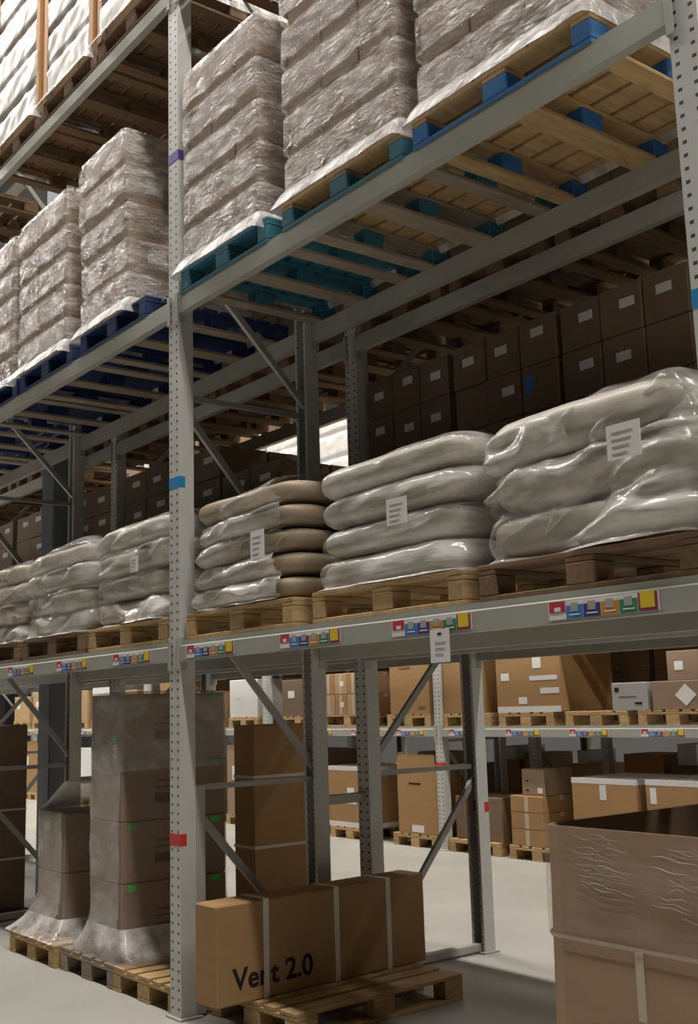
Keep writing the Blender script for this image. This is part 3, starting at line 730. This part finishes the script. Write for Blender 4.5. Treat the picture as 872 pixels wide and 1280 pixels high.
# floor
for x, w in ((-5.9, 'under the white taped carton on the floor'), (-4.62, 'under the tall plain carton on the floor'), (-3.62, 'under the dark carton on the floor'), (-2.66, 'under the three stacked small cartons on the floor'), (-1.72, 'under the left carton with printed tape'), (-.82, 'under the right carton with printed tape')): cp(x, 0, w)
z = .145
carton('carton', -6.35, -5.45, YF, YF + .8, z, .9, 'card', 'brown carton with white printed tape on top and bottom edges, across the far aisle', tape='both', marks=[('label', .55, .55, .16, .2, 'paper'), ('label', .55, .42, .26, .08, 'paper')])
t = carton('carton', -4.92, -4.2, YF, YF + .75, z, .96, 'card', 'tall plain carton with raised flaps left of the pale upright across the aisle', marks=[('printed_mark', .45, .72, .3, .025, 'ink'), ('label', .5, .08, .3, .1, 'paper')])
q = MB(); q.bar((-.35, -.36, .815), (-.35, -.30, .95), .008, .1, M['card'], (0, 1, 0)); q.box(-.34, .34, -.375, -.368, .81, .93, M['card'], .002); q.build('box_flap', t)
carton('carton', -4.75, -4.25, YF + .2, YF + .6, .965, 1.1, 'cardr', 'small brown carton lying on the tall plain carton across the aisle', marks=[('label', .2, .5, .15, .6, 'paper')])
carton('carton', -3.95, -3.2, YF + .05, YF + .8, z, .62, 'cardd', 'dark brown carton right of the pale upright on the floor across the aisle')
for k in range(3):
    carton('carton', -3.02, -2.55, YF, YF + .6, z + k * .175, z + k * .175 + .173, 'card', 'small brown carton of the three stacked on the floor across the aisle, ' + ('lowest', 'middle', 'topmost')[k], group='three stacked cartons across the aisle', tape='top')
carton('carton', -2.88, -2.55, YF + .05, YF + .5, z + .527, z + .8, 'cardr', 'smaller carton with holes on top of the three stacked cartons', marks=[('printed_mark', .25, .55, .1, .06, 'ink'), ('printed_mark', .25, .2, .1, .06, 'ink'), ('label', .8, .2, .2, .2, 'paper')])
carton('carton', -2.13, -1.32, YF, YF + .85, z, .88, 'card', 'brown carton with white printed tape, left of the pair behind the big open carton', tape='edge', marks=[('label', .2, .1, .16, .12, 'paper'), ('label', .82, .35, .2, .3, 'paper'), ('packing_tape', .5, .82, .1, .2, 'wtape')])
carton('carton', -1.2, -.47, YF, YF + .85, z, .89, 'card', 'brown carton with white printed tape, right of the pair behind the big open carton', tape='edge', marks=[('packing_tape', .12, .8, .1, .2, 'wtape')])
# far left stretches of that rack, seen in slits
NTH = ('leftmost', 'second', 'third', 'fourth', 'fifth', 'sixth', 'seventh', 'eighth', 'ninth')
far = [(-7.0, 1, .5, 'cardd'), (-8.4, 1, .55, 'white'), (-9.4, 1, .4, 'cardl'), (-10.6, 1, .6, 'card'), (-12.2, 1, .5, 'cardl'), (-13.2, 1, .6, 'white'), (-14.2, 1, .55, 'cardl'), (-16., 1, .55, 'cardl'), (-17., 1, .5, 'cardl'),
       (-7.0, 0, .95, 'cardd'), (-8.5, 0, 1.0, 'cardr'), (-9.6, 0, .8, 'card'), (-12.5, 0, .9, 'card'), (-14., 0, .9, 'white'), (-16.5, 0, 1., 'card')]
for lv in (0, 1):
    for k, (x, q_, h, m) in enumerate(sorted(a for a in far if a[1] == lv)):
        z0 = ZC if lv else 0; where = '%s along the %s' % (NTH[k], 'shelf' if lv else 'floor')
        cp(x, z0, 'far left, %s' % where)
        carton('carton', x - .38, x + .38, YF, YF + .8, z0 + PZ, z0 + PZ + h, m, '%s carton far left across the aisle, %s' % ({'cardd': 'dark brown', 'white': 'white', 'cardl': 'light tan', 'cardr': 'reddish brown', 'card': 'brown'}[m], where), group='cartons far left across the aisle', marks=[('label', .3, .6, .2, .2, 'paper')])
# high shelf: pale wrapped loads seen through the gap
CX2 = (-14.5, -13.6, -12.7, -11.9, -10.9, -10., -9.1, -8.25, -7.2, -6.3, -5.4, -4.6, -3.55, -2.65, -1.75, -.9, .15, 1.05, 1.95, 2.8)
ORD = ('first', 'second', 'third', 'fourth', 'fifth', 'sixth', 'seventh', 'eighth', 'ninth', 'tenth', 'eleventh', 'twelfth', 'thirteenth', 'fourteenth', 'fifteenth', 'sixteenth', 'seventeenth', 'eighteenth', 'nineteenth', 'twentieth')
for i, x in enumerate(CX2):
    cp(x, 2.5675, 'on the second shelf, %s from the left' % ORD[i])
    carton_load('dark cartons on the second shelf across the far aisle, %s from left' % ORD[i], x, CY + .03, 2.5675 + .145, 2, .4, nx=1, seed=800 + i, w=.8, lab=False, group='second shelf cartons across the far aisle')
for i, x in enumerate((-14.4, -13.3, -12.2, -10.7, -9.6, -8.5, -1.2, .4, 1.5, 2.6)):
    n_ = ('first', 'second', 'third', 'fourth', 'fifth', 'sixth', 'seventh', 'eighth', 'ninth', 'tenth')[i]
    cp(x, 4.1875, 'on the high shelf, %s carton load' % n_)
    carton_load('dark cartons high on the rack across the far aisle, %s from left' % n_, x, CY + .03, 4.1875 + .145, 4, .42, nx=2, seed=700 + i, w=.84, lab=False, group='cartons high across the far aisle')
for i, x in enumerate((-7.2, -6.15, -5.1, -3.4, -2.3)):
    n_ = ('leftmost', 'second from left', 'third from left', 'fourth from left', 'rightmost')[i]
    put(PS, FS, 'pallet under the pale film wrapped load high across the far aisle, ' + n_, (x, CY + .02, 4.1875))
    wrapped_load('pale film wrapped load high on the rack across the far aisle, ' + n_, x - .45, x + .45, 4.1875 + .1505, 4, .34, 500 + i, 'white', 'film_white', nx=2, y0=CY + .03, group='pale loads high across the far aisle')

# ------------------------------------------------------------------ row behind that rack (seen through its floor level)
DY = 7.25
XD = [0, 0, -11.15, -7.5, -3.85, -.2]
for i in range(2, 6):
    frame('grey frame of the row behind the far rack, ' + cn[i], XD[i], DY - .2, 1.05, False, h=5.)
    if i < 5:
        for flip, yy, nn in ((False, DY - .2, 'front'), (True, DY + .85, 'back')): beam('grey %s beam behind the far rack, right of frame %s' % (nn, cn[i]), XD[i], XD[i + 1], yy, CZ, flip)
PD = euro('pallet', M['woodd'], '', .8, 1.0); FD = [True]
for i, x in enumerate((-10.65, -9.77, -8.89, -8.01, -7.0, -6.12, -5.24, -4.36, -3.35, -2.47, -1.59, -.71)):
    n_ = ('first', 'second', 'third', 'fourth', 'fifth', 'sixth', 'seventh', 'eighth', 'ninth', 'tenth', 'eleventh', 'twelfth')[i]
    put(PD, FD, 'dark pallet in the row behind the far rack, %s from the left' % n_, (x, DY - .17, ZC), 0, 'pallets in the row behind the far rack')
    carton_load('dark brown cartons in the row behind the far rack, %s from left' % n_, x, DY - .15, ZC + .145, 3, .42, nx=2, seed=600 + i, w=.82, lab=False, group='cartons in the row behind the far rack')
for i, x in enumerate((-5.25, -2.9)):
    b = MB(); b.box(-.05, .05, 0, .1, 0, 1.285, M['steel'], .004); b.box(-.08, .08, -.02, .12, 0, .012, M['steel'])
    o = b.build('storage_post', None, (x, DY + .0, 0)); tag(o, 'pale steel post behind the far cartons, ' + ('left of the white carton', 'near the tan wide carton')[i], 'post')
for x0, x1, z0, z1, m, l in ((-5.13, -4.8, .0, .88, 'cardd', 'dark carton standing behind the far rack, leftmost'), (-4.78, -4.42, .0, .93, 'card', 'tan carton under the white open carton behind the far rack'),
                             (-4.74, -4.46, .931, 1.10, 'white', 'white open carton on a tan carton behind the far rack'), (-4.33, -4.0, 0, 1.02, 'cardl', 'tall tan carton with leaning flap behind the far rack'),
                             (-3.6, -3.12, 0, .90, 'cardl', 'pale wide carton behind the far rack'), (-3.45, -3.3, .901, 1.06, 'white', 'small white parcel on the pale wide carton behind the far rack'),
                             (-2.75, -2.2, 0, 1.03, 'corner', 'orange tan carton behind the far rack'), (-2.1, -1.75, 0, .92, 'cardd', 'dark carton behind the far rack, right of the orange tan one'), (-2.0, -1.75, .921, 1.15, 'white', 'white carton on the dark carton behind the far rack'),
                             (-6.4, -5.5, 0, .8, 'cardd', 'dark wide carton behind the far rack at left')):
    carton('carton', x0, x1, DY + .15, DY + .7, z0, z1, m, l)

# ------------------------------------------------------------------ lamps
def lamp_row(y, energy, lab):
    for i, x in enumerate((-24, -16, -8, 0, 8)):
        t = thing('ceiling_light', 'long linear ceiling lamp above the %s aisle, %s' % (lab, ('far left end', 'second from far left', 'third from far left', 'over the tall uprights', 'right end')[i]), 'ceiling light', (x, y, 11.5))
        b = MB(); b.box(-3.6, 3.6, -.12, .12, .0, .1, M['steel'], .01); b.build('housing', t)
        ld = bpy.data.lights.new('lamp_light', 'AREA'); ld.shape = 'RECTANGLE'; ld.size = 7.4; ld.size_y = .35; ld.energy = energy; ld.color = (1, .955, .89)
        lo = bpy.data.objects.new('lamp_light', ld); C.objects.link(lo); lo.parent = t; lo.location = (0, 0, -.03)
lamp_row(-1.35, 680, 'near'); lamp_row(4.1, 730, 'far'); lamp_row(10.2, 260, 'farthest')
w = bpy.data.worlds.new('World'); bpy.context.scene.world = w; w.use_nodes = True
w.node_tree.nodes['Background'].inputs[0].default_value = (1, .95, .88, 1); w.node_tree.nodes['Background'].inputs[1].default_value = .008

# ------------------------------------------------------------------ camera
f, cx, cy, cz, yaw, pt, ro = 1392.675, 5.817, -3.2074, 1.6858, .9091, .1714, -.0301
Fv = Vector((-math.sin(yaw) * math.cos(pt), math.cos(yaw) * math.cos(pt), math.sin(pt))); Rv = Vector((math.cos(yaw), math.sin(yaw), 0)); Uv = Rv.cross(Fv)
R2 = Rv * math.cos(ro) + Uv * math.sin(ro); U2 = -Rv * math.sin(ro) + Uv * math.cos(ro)
cd = bpy.data.cameras.new('camera'); cam = bpy.data.objects.new('camera', cd); C.objects.link(cam)
mw = Matrix((R2, U2, -Fv)).transposed().to_4x4(); mw.translation = (cx, cy, cz); cam.matrix_world = mw
cd.sensor_fit = 'HORIZONTAL'; cd.sensor_width = 36; cd.lens = 36 * f / 872; cd.clip_start = .05; cd.clip_end = 200
sc = bpy.context.scene; sc.camera = cam
sc.view_settings.view_transform = 'Standard'; sc.view_settings.look = 'None'; sc.view_settings.gamma = 1; sc.view_settings.use_curve_mapping = False
sc.view_settings.exposure = 0
